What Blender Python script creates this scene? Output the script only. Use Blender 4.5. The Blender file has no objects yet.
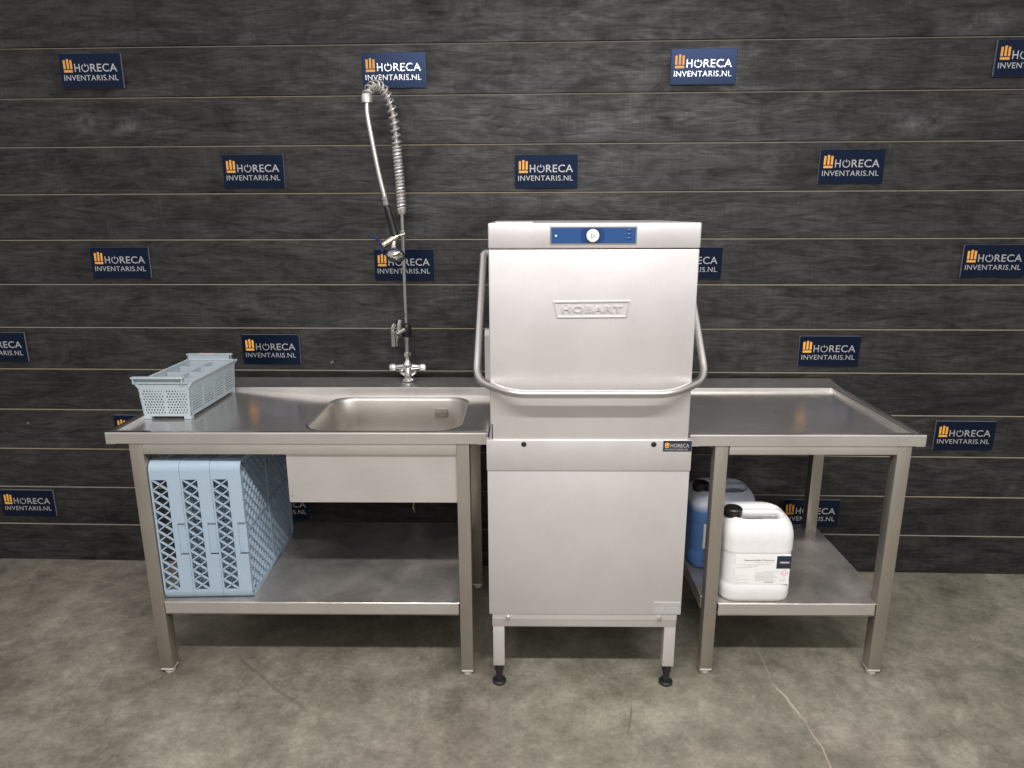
import bpy, bmesh, math, random
from mathutils import Vector, Matrix
random.seed(7)
S = bpy.context.scene
C = S.collection
PI = math.pi

# ------------------------------------------------------------------ materials
def new_mat(name):
    m = bpy.data.materials.new(name); m.use_nodes = True
    nt = m.node_tree
    return m, nt, nt.nodes['Principled BSDF']

def N(nt, kind, **kw):
    n = nt.nodes.new(kind)
    for k, v in kw.items():
        if k.startswith('i_'):
            key = k[2:]
            key = int(key) if key.isdigit() else key.replace('_', ' ')
            n.inputs[key].default_value = v
        else: setattr(n, k, v)
    return n

def plain(name, col, rough=.5, metal=0., bump=0., scale=200, **kw):
    m, nt, b = new_mat(name)
    L = nt.links.new
    b.inputs['Roughness'].default_value = rough
    b.inputs['Metallic'].default_value = metal
    tc = N(nt, 'ShaderNodeTexCoord')
    no = N(nt, 'ShaderNodeTexNoise', i_Scale=scale, i_Detail=4.)
    L(tc.outputs['Object'], no.inputs['Vector'])
    mr = N(nt, 'ShaderNodeMapRange', i_3=.93, i_4=1.05)
    L(no.outputs['Fac'], mr.inputs[0])
    mx = N(nt, 'ShaderNodeVectorMath', operation='SCALE')
    mx.inputs[0].default_value = col
    L(mr.outputs[0], mx.inputs['Scale'])
    L(mx.outputs[0], b.inputs['Base Color'])
    if bump:
        bp = N(nt, 'ShaderNodeBump', i_Strength=bump, i_Distance=.001)
        L(no.outputs['Fac'], bp.inputs['Height']); L(bp.outputs[0], b.inputs['Normal'])
    for k, v in kw.items():
        b.inputs[k.replace('_', ' ')].default_value = v
    return m

def steel(name, col, rough, stretch=(3, 3, 120), var=.12, metal=1.0, smudge=.1, haze=.04):
    """brushed stainless steel: fine streaks along the grain plus broad smudges"""
    m, nt, b = new_mat(name); L = nt.links.new
    tc = N(nt, 'ShaderNodeTexCoord')
    mp = N(nt, 'ShaderNodeMapping'); mp.inputs['Scale'].default_value = stretch
    L(tc.outputs['Object'], mp.inputs['Vector'])
    g = N(nt, 'ShaderNodeTexNoise', i_Scale=6., i_Detail=5., i_Roughness=.7)
    L(mp.outputs[0], g.inputs['Vector'])
    s = N(nt, 'ShaderNodeTexNoise', i_Scale=3.5, i_Detail=3., i_Roughness=.55)
    L(tc.outputs['Object'], s.inputs['Vector'])
    r1 = N(nt, 'ShaderNodeMapRange', i_1=.3, i_2=.7, i_3=1 - var, i_4=1 + var); L(g.outputs['Fac'], r1.inputs[0])
    sc = N(nt, 'ShaderNodeVectorMath', operation='SCALE'); sc.inputs[0].default_value = col
    hz = N(nt, 'ShaderNodeTexNoise', i_Scale=7., i_Detail=6., i_Roughness=.65, i_Distortion=.4); L(tc.outputs['Object'], hz.inputs['Vector'])
    r3 = N(nt, 'ShaderNodeMapRange', i_1=.32, i_2=.68, i_3=1 - haze, i_4=1 + haze); L(hz.outputs['Fac'], r3.inputs[0])
    mm = N(nt, 'ShaderNodeMath', operation='MULTIPLY'); L(r1.outputs[0], mm.inputs[0]); L(r3.outputs[0], mm.inputs[1])
    L(mm.outputs[0], sc.inputs['Scale']); L(sc.outputs[0], b.inputs['Base Color'])
    r2 = N(nt, 'ShaderNodeMapRange', i_1=.3, i_2=.7, i_3=rough - smudge, i_4=rough + smudge); L(s.outputs['Fac'], r2.inputs[0])
    ad = N(nt, 'ShaderNodeMath', operation='MULTIPLY_ADD'); ad.inputs[1].default_value = .12
    L(g.outputs['Fac'], ad.inputs[0]); L(r2.outputs[0], ad.inputs[2]); L(ad.outputs[0], b.inputs['Roughness'])
    b.inputs['Metallic'].default_value = metal
    bp = N(nt, 'ShaderNodeBump', i_Strength=.06, i_Distance=.0006)
    L(g.outputs['Fac'], bp.inputs['Height']); L(bp.outputs[0], b.inputs['Normal'])
    return m

M = {}
M['hood'] = steel('brushed_hood_steel', (.765, .74, .74), .37, (90, 3, 3), .03, .66, .03, .03)
M['panel'] = steel('brushed_panel_steel', (.72, .695, .68), .36, (3, 3, 120), .05, .7, .05)
M['top'] = steel('worktop_steel', (.60, .575, .56), .16, (2, 60, 3), .1, .86, .06)
M['edge'] = steel('worktop_edge_steel', (.72, .69, .66), .36, (3, 120, 120), .06, .85, .04)
M['leg'] = steel('square_tube_steel', (.46, .42, .37), .36, (120, 120, 3), .07, .85, .05)
M['shelf'] = steel('shelf_steel', (.58, .55, .52), .33, (3, 60, 3), .08, .78, .14, .26)
M['bowl'] = steel('sink_steel', (.54, .51, .47), .32, (3, 3, 60), .06, .9, .05)
M['chrome'] = plain('chrome', (.78, .77, .75), .1, 1.)
M['spring'] = plain('spring_steel', (.80, .78, .75), .36, .85)
M['tube'] = plain('satin_tube_steel', (.64, .62, .60), .3, 1.)
M['brass'] = plain('nickel_brass', (.72, .66, .56), .22, 1.)
M['black'] = plain('black_plastic', (.012, .012, .013), .4)
M['rubber'] = plain('black_rubber', (.015, .015, .015), .45)
M['pad'] = plain('grey_foot_plastic', (.66, .64, .58), .5)
M['rack'] = plain('blue_grey_plastic', (.38, .49, .60), .45, bump=.05, scale=90)
M['basket'] = plain('grey_basket_plastic', (.44, .51, .55), .45, bump=.05, scale=90)
M['white'] = plain('white_plastic', (.80, .80, .80), .35, bump=.04, scale=60)
M['label'] = plain('white_label', (.88, .88, .87), .4)
M['ink'] = plain('grey_print', (.45, .45, .46), .6)
M['ink_dark'] = plain('dark_print', (.12, .12, .13), .6)
M['navylabel'] = plain('navy_label', (.022, .024, .045), .4)
M['red'] = plain('red_print', (.62, .12, .12), .5)
M['navy'] = plain('navy_sign_acrylic', (.015, .027, .066), .29, .8)
M['sign_edge'] = plain('sign_edge_acrylic', (.22, .23, .25), .3)
M['orange'] = plain('orange_sign_foil', (.95, .46, .09), .4)
M['letter'] = plain('silver_sign_foil', (.78, .78, .80), .27, .75)
M['blue_panel'] = plain('blue_control_foil', (.018, .07, .22), .35)
M['blue_dark'] = plain('dark_blue_foil', (.012, .045, .16), .3)
M['button'] = plain('white_button', (.82, .82, .84), .3)
M['bluelever'] = plain('blue_lever_plastic', (.012, .022, .085), .4)
M['plate'] = plain('silver_rating_plate', (.60, .60, .62), .4, .5)

def led_mat():
    m, nt, b = new_mat('indicator_light')
    b.inputs['Base Color'].default_value = (.6, .8, 1, 1)
    b.inputs['Emission Color'].default_value = (.6, .85, 1, 1)
    b.inputs['Emission Strength'].default_value = 1.2
    return m
M['led'] = led_mat()

def liquid_mat():
    m, nt, b = new_mat('frosted_can_with_blue_liquid'); L = nt.links.new
    tc = N(nt, 'ShaderNodeTexCoord'); sp = N(nt, 'ShaderNodeSeparateXYZ')
    L(tc.outputs['Object'], sp.inputs[0])
    r = N(nt, 'ShaderNodeMapRange', i_1=.222, i_2=.252); L(sp.outputs['Z'], r.inputs[0])
    cr = N(nt, 'ShaderNodeMix', data_type='RGBA')
    cr.inputs['A'].default_value = (.09, .20, .47, 1); cr.inputs['B'].default_value = (.58, .62, .74, 1)
    L(r.outputs[0], cr.inputs['Factor']); L(cr.outputs['Result'], b.inputs['Base Color'])
    b.inputs['Roughness'].default_value = .35
    b.inputs['Subsurface Weight'].default_value = .3
    b.inputs['Subsurface Radius'].default_value = (.02, .03, .06)
    return m
M['liquid'] = liquid_mat()

PITCH = .1832
def blob(nt, vec, cx, cz, rx, rz):
    """soft elliptical spot at (cx, cz) in the object's X/Z (used for paint smears)"""
    L = nt.links.new
    mp = N(nt, 'ShaderNodeMapping', vector_type='POINT')
    mp.inputs['Location'].default_value = (-cx / rx, 0, -cz / rz)
    mp.inputs['Scale'].default_value = (1 / rx, 0, 1 / rz)
    L(vec, mp.inputs['Vector'])
    ln = N(nt, 'ShaderNodeVectorMath', operation='LENGTH'); L(mp.outputs[0], ln.inputs[0])
    r = N(nt, 'ShaderNodeMapRange', i_1=1., i_2=0.); L(ln.outputs['Value'], r.inputs[0])
    return r.outputs[0]

def plank_mat():
    m, nt, b = new_mat('black_stained_planks'); L = nt.links.new
    tc = N(nt, 'ShaderNodeTexCoord'); O = tc.outputs['Object']
    sp = N(nt, 'ShaderNodeSeparateXYZ'); L(O, sp.inputs[0])
    dv = N(nt, 'ShaderNodeMath', operation='DIVIDE'); dv.inputs[1].default_value = PITCH; L(sp.outputs['Z'], dv.inputs[0])
    fl = N(nt, 'ShaderNodeMath', operation='FLOOR'); L(dv.outputs[0], fl.inputs[0])
    wn = N(nt, 'ShaderNodeTexWhiteNoise', noise_dimensions='1D'); L(fl.outputs[0], wn.inputs['W'])
    # offset the grain of each board
    off = N(nt, 'ShaderNodeVectorMath', operation='MULTIPLY_ADD')
    off.inputs[1].default_value = (9, 0, 3); L(wn.outputs['Color'], off.inputs[0]); L(O, off.inputs[2])
    mp = N(nt, 'ShaderNodeMapping'); mp.inputs['Scale'].default_value = (2.4, 1, 17); L(off.outputs[0], mp.inputs['Vector'])
    g = N(nt, 'ShaderNodeTexNoise', i_Scale=2.2, i_Detail=8., i_Roughness=.68, i_Distortion=1.6); L(mp.outputs[0], g.inputs['Vector'])
    mp2 = N(nt, 'ShaderNodeMapping'); mp2.inputs['Scale'].default_value = (3., 1, 6); L(off.outputs[0], mp2.inputs['Vector'])
    g2 = N(nt, 'ShaderNodeTexNoise', i_Scale=1.5, i_Detail=7., i_Roughness=.68, i_Distortion=.8); L(mp2.outputs[0], g2.inputs['Vector'])
    # saw marks across the board
    mp3 = N(nt, 'ShaderNodeMapping'); mp3.inputs['Scale'].default_value = (60, 1, 2.); L(off.outputs[0], mp3.inputs['Vector'])
    g3 = N(nt, 'ShaderNodeTexNoise', i_Scale=2., i_Detail=2.); L(mp3.outputs[0], g3.inputs['Vector'])
    a = N(nt, 'ShaderNodeMapRange', i_1=.3, i_2=.72, i_3=.35, i_4=2.0); L(g.outputs['Fac'], a.inputs[0])
    c = N(nt, 'ShaderNodeMapRange', i_1=.3, i_2=.7, i_3=.42, i_4=1.75); L(g2.outputs['Fac'], c.inputs[0])
    e = N(nt, 'ShaderNodeMapRange', i_1=.3, i_2=.7, i_3=.88, i_4=1.12); L(g3.outputs['Fac'], e.inputs[0])
    w = N(nt, 'ShaderNodeMapRange', i_3=.86, i_4=1.14); L(wn.outputs['Value'], w.inputs[0])
    prod = a.outputs[0]
    for o in (c.outputs[0], e.outputs[0], w.outputs[0]):
        mu = N(nt, 'ShaderNodeMath', operation='MULTIPLY'); L(prod, mu.inputs[0]); L(o, mu.inputs[1]); prod = mu.outputs[0]
    sc = N(nt, 'ShaderNodeVectorMath', operation='SCALE'); sc.inputs[0].default_value = (.0165, .0159, .0153); L(prod, sc.inputs['Scale'])
    # knots
    mpk = N(nt, 'ShaderNodeMapping'); mpk.inputs['Scale'].default_value = (2.2, 1, 3.6); L(off.outputs[0], mpk.inputs['Vector'])
    vk = N(nt, 'ShaderNodeTexVoronoi', i_Scale=1.6); L(mpk.outputs[0], vk.inputs['Vector'])
    kr = N(nt, 'ShaderNodeMapRange', i_1=.05, i_2=.17, i_3=.35, i_4=1.); L(vk.outputs['Distance'], kr.inputs[0])
    sk = N(nt, 'ShaderNodeVectorMath', operation='SCALE'); L(sc.outputs[0], sk.inputs[0]); L(kr.outputs[0], sk.inputs['Scale'])
    # chips of raw wood and grey paint smears
    ch = N(nt, 'ShaderNodeTexNoise', i_Scale=34., i_Detail=1.); L(O, ch.inputs['Vector'])
    chm = N(nt, 'ShaderNodeTexNoise', i_Scale=5., i_Detail=1.); L(O, chm.inputs['Vector'])
    cm = N(nt, 'ShaderNodeMath', operation='MULTIPLY'); L(ch.outputs['Fac'], cm.inputs[0]); L(chm.outputs['Fac'], cm.inputs[1])
    cr = N(nt, 'ShaderNodeMapRange', i_1=.53, i_2=.55); L(cm.outputs[0], cr.inputs[0])
    mx = N(nt, 'ShaderNodeMix', data_type='RGBA'); mx.inputs['B'].default_value = (.22, .20, .17, 1)
    L(cr.outputs[0], mx.inputs['Factor']); L(sk.outputs[0], mx.inputs['A'])
    sm = None
    for args in ((-1.78, 1.925, .14, .06), (-1.63, 1.905, .12, .05), (1.62, 2.25, .28, .05), (1.45, 1.89, .2, .06), (-1.55, .09, .35, .06)):
        o = blob(nt, O, *args)
        if sm is None: sm = o
        else:
            ad = N(nt, 'ShaderNodeMath', operation='MAXIMUM'); L(sm, ad.inputs[0]); L(o, ad.inputs[1]); sm = ad.outputs[0]
    nb = N(nt, 'ShaderNodeTexNoise', i_Scale=14., i_Detail=5., i_Roughness=.7); L(O, nb.inputs['Vector'])
    nr = N(nt, 'ShaderNodeMapRange', i_1=.42, i_2=.7, i_3=0., i_4=1.); L(nb.outputs['Fac'], nr.inputs[0])
    sf = N(nt, 'ShaderNodeMath', operation='MULTIPLY'); L(sm, sf.inputs[0]); L(nr.outputs[0], sf.inputs[1])
    mx2 = N(nt, 'ShaderNodeMix', data_type='RGBA'); mx2.inputs['B'].default_value = (.16, .16, .15, 1)
    L(sf.outputs[0], mx2.inputs['Factor']); L(mx.outputs['Result'], mx2.inputs['A'])
    L(mx2.outputs['Result'], b.inputs['Base Color'])
    rg = N(nt, 'ShaderNodeMapRange', i_1=.3, i_2=.7, i_3=.60, i_4=.38); L(g2.outputs['Fac'], rg.inputs[0]); L(rg.outputs[0], b.inputs['Roughness'])
    b.inputs['Specular IOR Level'].default_value = .6
    sl = N(nt, 'ShaderNodeMath', operation='MULTIPLY_ADD'); sl.inputs[1].default_value = .26; sl.inputs[2].default_value = .27; L(prod, sl.inputs[0]); L(sl.outputs[0], b.inputs['Specular IOR Level'])
    bp = N(nt, 'ShaderNodeBump', i_Strength=.42, i_Distance=.003); L(g.outputs['Fac'], bp.inputs['Height']); L(bp.outputs[0], b.inputs['Normal'])
    return m
M['plank'] = plank_mat()
M['rawedge'] = plain('worn_board_edge', (.30, .26, .20), .6, scale=8)

def floor_mat():
    m, nt, b = new_mat('polished_concrete'); L = nt.links.new
    tc = N(nt, 'ShaderNodeTexCoord'); O = tc.outputs['Object']
    n1 = N(nt, 'ShaderNodeTexNoise', i_Scale=1.3, i_Detail=9., i_Roughness=.7, i_Distortion=.25); L(O, n1.inputs['Vector'])
    n2 = N(nt, 'ShaderNodeTexNoise', i_Scale=9., i_Detail=10., i_Roughness=.76, i_Distortion=.15); L(O, n2.inputs['Vector'])
    n3 = N(nt, 'ShaderNodeTexNoise', i_Scale=70., i_Detail=5., i_Roughness=.7); L(O, n3.inputs['Vector'])
    cr = N(nt, 'ShaderNodeValToRGB')
    cr.color_ramp.elements[0].position = .33; cr.color_ramp.elements[0].color = (.128, .113, .090, 1)
    cr.color_ramp.elements[1].position = .66; cr.color_ramp.elements[1].color = (.285, .260, .218, 1)
    L(n1.outputs['Fac'], cr.inputs['Fac'])
    a = N(nt, 'ShaderNodeMapRange', i_1=.3, i_2=.7, i_3=.55, i_4=1.45); L(n2.outputs['Fac'], a.inputs[0])
    c = N(nt, 'ShaderNodeMapRange', i_1=.3, i_2=.7, i_3=.82, i_4=1.18); L(n3.outputs['Fac'], c.inputs[0])
    mu = N(nt, 'ShaderNodeMath', operation='MULTIPLY'); L(a.outputs[0], mu.inputs[0]); L(c.outputs[0], mu.inputs[1])
    sc = N(nt, 'ShaderNodeVectorMath', operation='SCALE'); L(cr.outputs['Color'], sc.inputs[0]); L(mu.outputs[0], sc.inputs['Scale'])
    col = sc.outputs[0]
    # greenish tint patches
    n4 = N(nt, 'ShaderNodeTexNoise', i_Scale=.8, i_Detail=2.); L(O, n4.inputs['Vector'])
    g4 = N(nt, 'ShaderNodeMapRange', i_1=.42, i_2=.62); L(n4.outputs['Fac'], g4.inputs[0])
    tint = N(nt, 'ShaderNodeMix', data_type='RGBA', blend_type='MULTIPLY'); tint.inputs['B'].default_value = (.95, 1.0, .95, 1)
    L(g4.outputs[0], tint.inputs['Factor']); L(col, tint.inputs['A']); col = tint.outputs['Result']
    # dark scuffs: bent hair lines out of thin voronoi edges, only in patches
    v = N(nt, 'ShaderNodeTexVoronoi', feature='DISTANCE_TO_EDGE', i_Scale=2.1)
    ws = N(nt, 'ShaderNodeTexNoise', i_Scale=1.7, i_Detail=3.); L(O, ws.inputs['Vector'])
    wv = N(nt, 'ShaderNodeVectorMath', operation='MULTIPLY_ADD'); wv.inputs[1].default_value = (.9, .9, 0)
    L(ws.outputs['Color'], wv.inputs[0]); L(O, wv.inputs[2]); L(wv.outputs[0], v.inputs['Vector'])
    vr = N(nt, 'ShaderNodeMapRange', i_1=.0, i_2=.012, i_3=.4, i_4=0.); L(v.outputs['Distance'], vr.inputs[0])
    pm = N(nt, 'ShaderNodeMapRange', i_1=.5, i_2=.62); L(n2.outputs['Fac'], pm.inputs[0])
    vm = N(nt, 'ShaderNodeMath', operation='MULTIPLY'); L(vr.outputs[0], vm.inputs[0]); L(pm.outputs[0], vm.inputs[1])
    mx = N(nt, 'ShaderNodeMix', data_type='RGBA'); mx.inputs['B'].default_value = (.05, .045, .04, 1)
    L(vm.outputs[0], mx.inputs['Factor']); L(col, mx.inputs['A']); col = mx.outputs['Result']
    # white specks of plaster
    vs = N(nt, 'ShaderNodeTexVoronoi', i_Scale=5.5, i_Randomness=1.); L(O, vs.inputs['Vector'])
    sr = N(nt, 'ShaderNodeMapRange', i_1=.03, i_2=.015, i_3=0., i_4=.6); L(vs.outputs['Distance'], sr.inputs[0])
    mx2 = N(nt, 'ShaderNodeMix', data_type='RGBA'); mx2.inputs['B'].default_value = (.45, .42, .36, 1)
    L(sr.outputs[0], mx2.inputs['Factor']); L(col, mx2.inputs['A']); col = mx2.outputs['Result']
    # hair cracks: (x0,y0,x1,y1,halfwidth,colour,strength)
    def crack(col, x0, y0, x1, y1, hw, c3, st):
        dx, dy = x1 - x0, y1 - y0; ln = math.hypot(dx, dy); ang = math.atan2(dy, dx)
        mp = N(nt, 'ShaderNodeMapping', vector_type='TEXTURE')
        mp.inputs['Location'].default_value = (x0, y0, 0); mp.inputs['Rotation'].default_value = (0, 0, ang)
        L(O, mp.inputs['Vector'])
        nn = N(nt, 'ShaderNodeTexNoise', i_Scale=6., i_Detail=4.); L(O, nn.inputs['Vector'])
        s = N(nt, 'ShaderNodeSeparateXYZ'); L(mp.outputs[0], s.inputs[0])
        w = N(nt, 'ShaderNodeMath', operation='MULTIPLY_ADD'); w.inputs[1].default_value = .05; L(nn.outputs['Fac'], w.inputs[0]); L(s.outputs['Y'], w.inputs[2])
        w2 = N(nt, 'ShaderNodeMath', operation='SUBTRACT'); w2.inputs[1].default_value = .025; L(w.outputs[0], w2.inputs[0])
        ab = N(nt, 'ShaderNodeMath', operation='ABSOLUTE'); L(w2.outputs[0], ab.inputs[0])
        r = N(nt, 'ShaderNodeMapRange', i_1=hw, i_2=hw * .4, i_3=0., i_4=st); L(ab.outputs[0], r.inputs[0])
        ra = N(nt, 'ShaderNodeMapRange', i_1=0., i_2=.06); L(s.outputs['X'], ra.inputs[0])
        rb = N(nt, 'ShaderNodeMapRange', i_1=ln, i_2=ln - .06); L(s.outputs['X'], rb.inputs[0])
        p = r.outputs[0]
        for o in (ra.outputs[0], rb.outputs[0]):
            q = N(nt, 'ShaderNodeMath', operation='MULTIPLY'); L(p, q.inputs[0]); L(o, q.inputs[1]); p = q.outputs[0]
        k = N(nt, 'ShaderNodeMix', data_type='RGBA'); k.inputs['B'].default_value = (*c3, 1)
        L(p, k.inputs['Factor']); L(col, k.inputs['A']); return k.outputs['Result']
    for a_ in CRACKS: col = crack(col, *a_)
    L(col, b.inputs['Base Color'])
    rr = N(nt, 'ShaderNodeMapRange', i_1=.3, i_2=.7, i_3=.32, i_4=.55); L(n2.outputs['Fac'], rr.inputs[0]); L(rr.outputs[0], b.inputs['Roughness'])
    b.inputs['Specular IOR Level'].default_value = .35
    bp = N(nt, 'ShaderNodeBump', i_Strength=.12, i_Distance=.002); L(n2.outputs['Fac'], bp.inputs['Height']); L(bp.outputs[0], b.inputs['Normal'])
    return m
CRACKS = [(.82, -.45, .80, -.80, .004, (.42, .38, .31), .35), (.80, -.78, .845, -1.0, .006, (.46, .42, .34), .7), (.84, -.97, .84, -1.3, .004, (.40, .32, .26), .7),
          (-1.107, -.659, -.74, -.967, .010, (.06, .052, .042), .3), (.31, -.88, .26, -1.07, .004, (.06, .052, .045), .6), (.548, -.83, .51, -.98, .010, (.34, .31, .26), .35)]
M['floor'] = floor_mat()

# ------------------------------------------------------------------ mesh helpers
def box(bm, x0, x1, y0, y1, z0, z1, bev=0., seg=2):
    t = bmesh.new()
    bmesh.ops.create_cube(t, size=1)
    for v in t.verts:
        v.co = Vector((x0 + (v.co.x + .5) * (x1 - x0), y0 + (v.co.y + .5) * (y1 - y0), z0 + (v.co.z + .5) * (z1 - z0)))
    if bev: bmesh.ops.bevel(t, geom=t.edges[:], offset=bev, segments=seg, profile=.5, affect='EDGES')
    merge(bm, t)

def merge(bm, t, mat=None):
    if mat is not None: bmesh.ops.transform(t, matrix=mat, verts=t.verts)
    me = bpy.data.meshes.new('t'); t.to_mesh(me); t.free(); bm.from_mesh(me); bpy.data.meshes.remove(me)

def catmull(pts, n=8):
    P = [Vector(p) for p in pts]; P = [P[0] * 2 - P[1]] + P + [P[-1] * 2 - P[-2]]
    out = []
    for i in range(1, len(P) - 2):
        a, b, c, d = P[i - 1:i + 3]
        for k in range(n):
            t = k / n
            out.append(.5 * ((2 * b) + (c - a) * t + (2 * a - 5 * b + 4 * c - d) * t * t + (3 * b - a - 3 * c + d) * t ** 3))
    out.append(P[-2]); return out

def fillet(pts, r, n=6):
    """round the inner corners of a polyline"""
    P = [Vector(p) for p in pts]; out = [P[0]]
    for i in range(1, len(P) - 1):
        a, b, c = P[i - 1], P[i], P[i + 1]
        u = (a - b).normalized(); v = (c - b).normalized()
        rr = min(r, (a - b).length * .45, (c - b).length * .45)
        p, q = b + u * rr, b + v * rr
        for k in range(n + 1):
            t = k / n; out.append((1 - t) ** 2 * p + 2 * t * (1 - t) * b + t * t * q)
    out.append(P[-1]); return out

def frames(path):
    T = []
    for i in range(len(path)):
        a = path[max(i - 1, 0)]; b = path[min(i + 1, len(path) - 1)]
        T.append((b - a).normalized())
    n = T[0].orthogonal().normalized(); out = []
    for i, t in enumerate(T):
        n = (n - t * n.dot(t)).normalized(); out.append((n, t.cross(n)))
    return out

def tube(bm, path, r, seg=14, cap=True):
    path = [Vector(p) for p in path]; F = frames(path); rings = []
    for i, p in enumerate(path):
        rad = r[i] if isinstance(r, (list, tuple)) else r
        rings.append([bm.verts.new(p + (F[i][0] * math.cos(2 * PI * k / seg) + F[i][1] * math.sin(2 * PI * k / seg)) * rad) for k in range(seg)])
    for a, b in zip(rings, rings[1:]):
        for k in range(seg): bm.faces.new((a[k], a[(k + 1) % seg], b[(k + 1) % seg], b[k]))
    if cap: bm.faces.new(rings[0][::-1]); bm.faces.new(rings[-1])

def lathe(bm, prof, origin=(0, 0, 0), axis=(0, 0, 1), seg=24):
    """prof: list of (radius, height) along axis"""
    ax = Vector(axis).normalized(); n = ax.orthogonal().normalized(); m = ax.cross(n); o = Vector(origin); rings = []
    for r, h in prof:
        if r < 1e-6: rings.append([bm.verts.new(o + ax * h)])
        else: rings.append([bm.verts.new(o + ax * h + (n * math.cos(2 * PI * k / seg) + m * math.sin(2 * PI * k / seg)) * r) for k in range(seg)])
    for a, b in zip(rings, rings[1:]):
        for k in range(seg):
            k2 = (k + 1) % seg
            if len(a) == 1 and len(b) == 1: continue
            if len(a) == 1: bm.faces.new((a[0], b[k2], b[k]))
            elif len(b) == 1: bm.faces.new((a[k], a[k2], b[0]))
            else: bm.faces.new((a[k], a[k2], b[k2], b[k]))
    for ring, rev in ((rings[0], True), (rings[-1], False)):
        if len(ring) > 1: bm.faces.new(ring[::-1] if rev else ring)

def prism(bm, poly, d, origin=(0, 0, 0), u=(1, 0, 0), v=(0, 0, 1)):
    """poly in (u,v); extruded by d along u x v"""
    U, V, o = Vector(u), Vector(v), Vector(origin); n = U.cross(V).normalized() * d
    a = [bm.verts.new(o + U * p[0] + V * p[1]) for p in poly]; b = [bm.verts.new(q.co + n) for q in a]
    bm.faces.new(a[::-1]); bm.faces.new(b)
    for i in range(len(a)):
        j = (i + 1) % len(a); bm.faces.new((a[i], a[j], b[j], b[i]))

def plate(bm, us, vs, keep, P, th):
    """perforated plate: grid lines us, vs in 0..1, P(u,v)->Vector, th = thickness vector; keep(i,j) tells solid cells"""
    th = Vector(th); nu, nv = len(us), len(vs)
    A = {}; B = {}
    def va(i, j):
        if (i, j) not in A: A[i, j] = bm.verts.new(P(us[i], vs[j]))
        return A[i, j]
    def vb(i, j):
        if (i, j) not in B: B[i, j] = bm.verts.new(P(us[i], vs[j]) + th)
        return B[i, j]
    def ok(i, j): return 0 <= i < nu - 1 and 0 <= j < nv - 1 and keep(i, j)
    for i in range(nu - 1):
        for j in range(nv - 1):
            if not ok(i, j): continue
            c = [(i, j), (i + 1, j), (i + 1, j + 1), (i, j + 1)]
            bm.faces.new([va(*k) for k in c]); bm.faces.new([vb(*k) for k in c[::-1]])
            for (e0, e1), nb in (((c[0], c[1]), (i, j - 1)), ((c[1], c[2]), (i + 1, j)), ((c[2], c[3]), (i, j + 1)), ((c[3], c[0]), (i - 1, j))):
                if not ok(*nb): bm.faces.new((va(*e1), va(*e0), vb(*e0), vb(*e1)))

def rrect(x0, x1, y0, y1, r, n=8):
    out = []
    for cx, cy, a0 in ((x1 - r, y0 + r, -PI / 2), (x1 - r, y1 - r, 0), (x0 + r, y1 - r, PI / 2), (x0 + r, y0 + r, PI)):
        for k in range(n + 1):
            a = a0 + PI / 2 * k / n; out.append((cx + r * math.cos(a), cy + r * math.sin(a)))
    return out

def obj(name, bm, m, parent=None, loc=None, smooth=True, ang=.6):
    bmesh.ops.recalc_face_normals(bm, faces=bm.faces)
    me = bpy.data.meshes.new(name); bm.to_mesh(me); bm.free()
    if smooth:
        for p in me.polygons: p.use_smooth = True
        me.set_sharp_from_angle(angle=ang)
    for x in (m if isinstance(m, (list, tuple)) else [m]): me.materials.append(x)
    o = bpy.data.objects.new(name, me); C.objects.link(o)
    if parent: o.parent = parent
    if loc: o.location = loc
    return o

def thing(name, label, cat, loc=(0, 0, 0), rz=0., group=None):
    o = bpy.data.objects.new(name, None); C.objects.link(o); o.empty_display_size = .05
    o.location = loc; o.rotation_euler = (0, 0, rz); o['label'] = label; o['category'] = cat
    if group: o['group'] = group
    return o

def text_bm(bm, s, x0, x1, z0, z1, y, depth=.0006, bold=0., spacing=1.):
    """text fitted into the rectangle x0..x1, z0..z1, facing -Y at y"""
    cu = bpy.data.curves.new('t', 'FONT'); cu.body = s; cu.size = 1.; cu.resolution_u = 3
    cu.offset = bold; cu.space_character = spacing; cu.extrude = .01
    o = bpy.data.objects.new('t', cu); C.objects.link(o)
    bpy.context.view_layer.update()
    dg = bpy.context.evaluated_depsgraph_get()
    me = bpy.data.meshes.new_from_object(o.evaluated_get(dg))
    bpy.data.objects.remove(o); bpy.data.curves.remove(cu)
    xs = [v.co.x for v in me.vertices]; ys = [v.co.y for v in me.vertices]
    ax, bx, ay, by = min(xs), max(xs), min(ys), max(ys)
    for v in me.vertices:
        px = x0 + (v.co.x - ax) / (bx - ax) * (x1 - x0); pz = z0 + (v.co.y - ay) / (by - ay) * (z1 - z0)
        v.co = Vector((px, y - (depth if v.co.z > 0 else 0), pz))
    bm.from_mesh(me); bpy.data.meshes.remove(me)

def copy_tree(o, parent=None):
    c = o.copy(); C.objects.link(c)
    if parent: c.parent = parent
    for ch in list(o.children): copy_tree(ch, c)
    return c

# ------------------------------------------------------------------ room
WANG = math.atan(-.0237)
bm = bmesh.new()
box(bm, -6, 6, -9, .3, -.1, 0)
o = obj('floor', bm, M['floor']); o['kind'] = 'structure'

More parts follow.
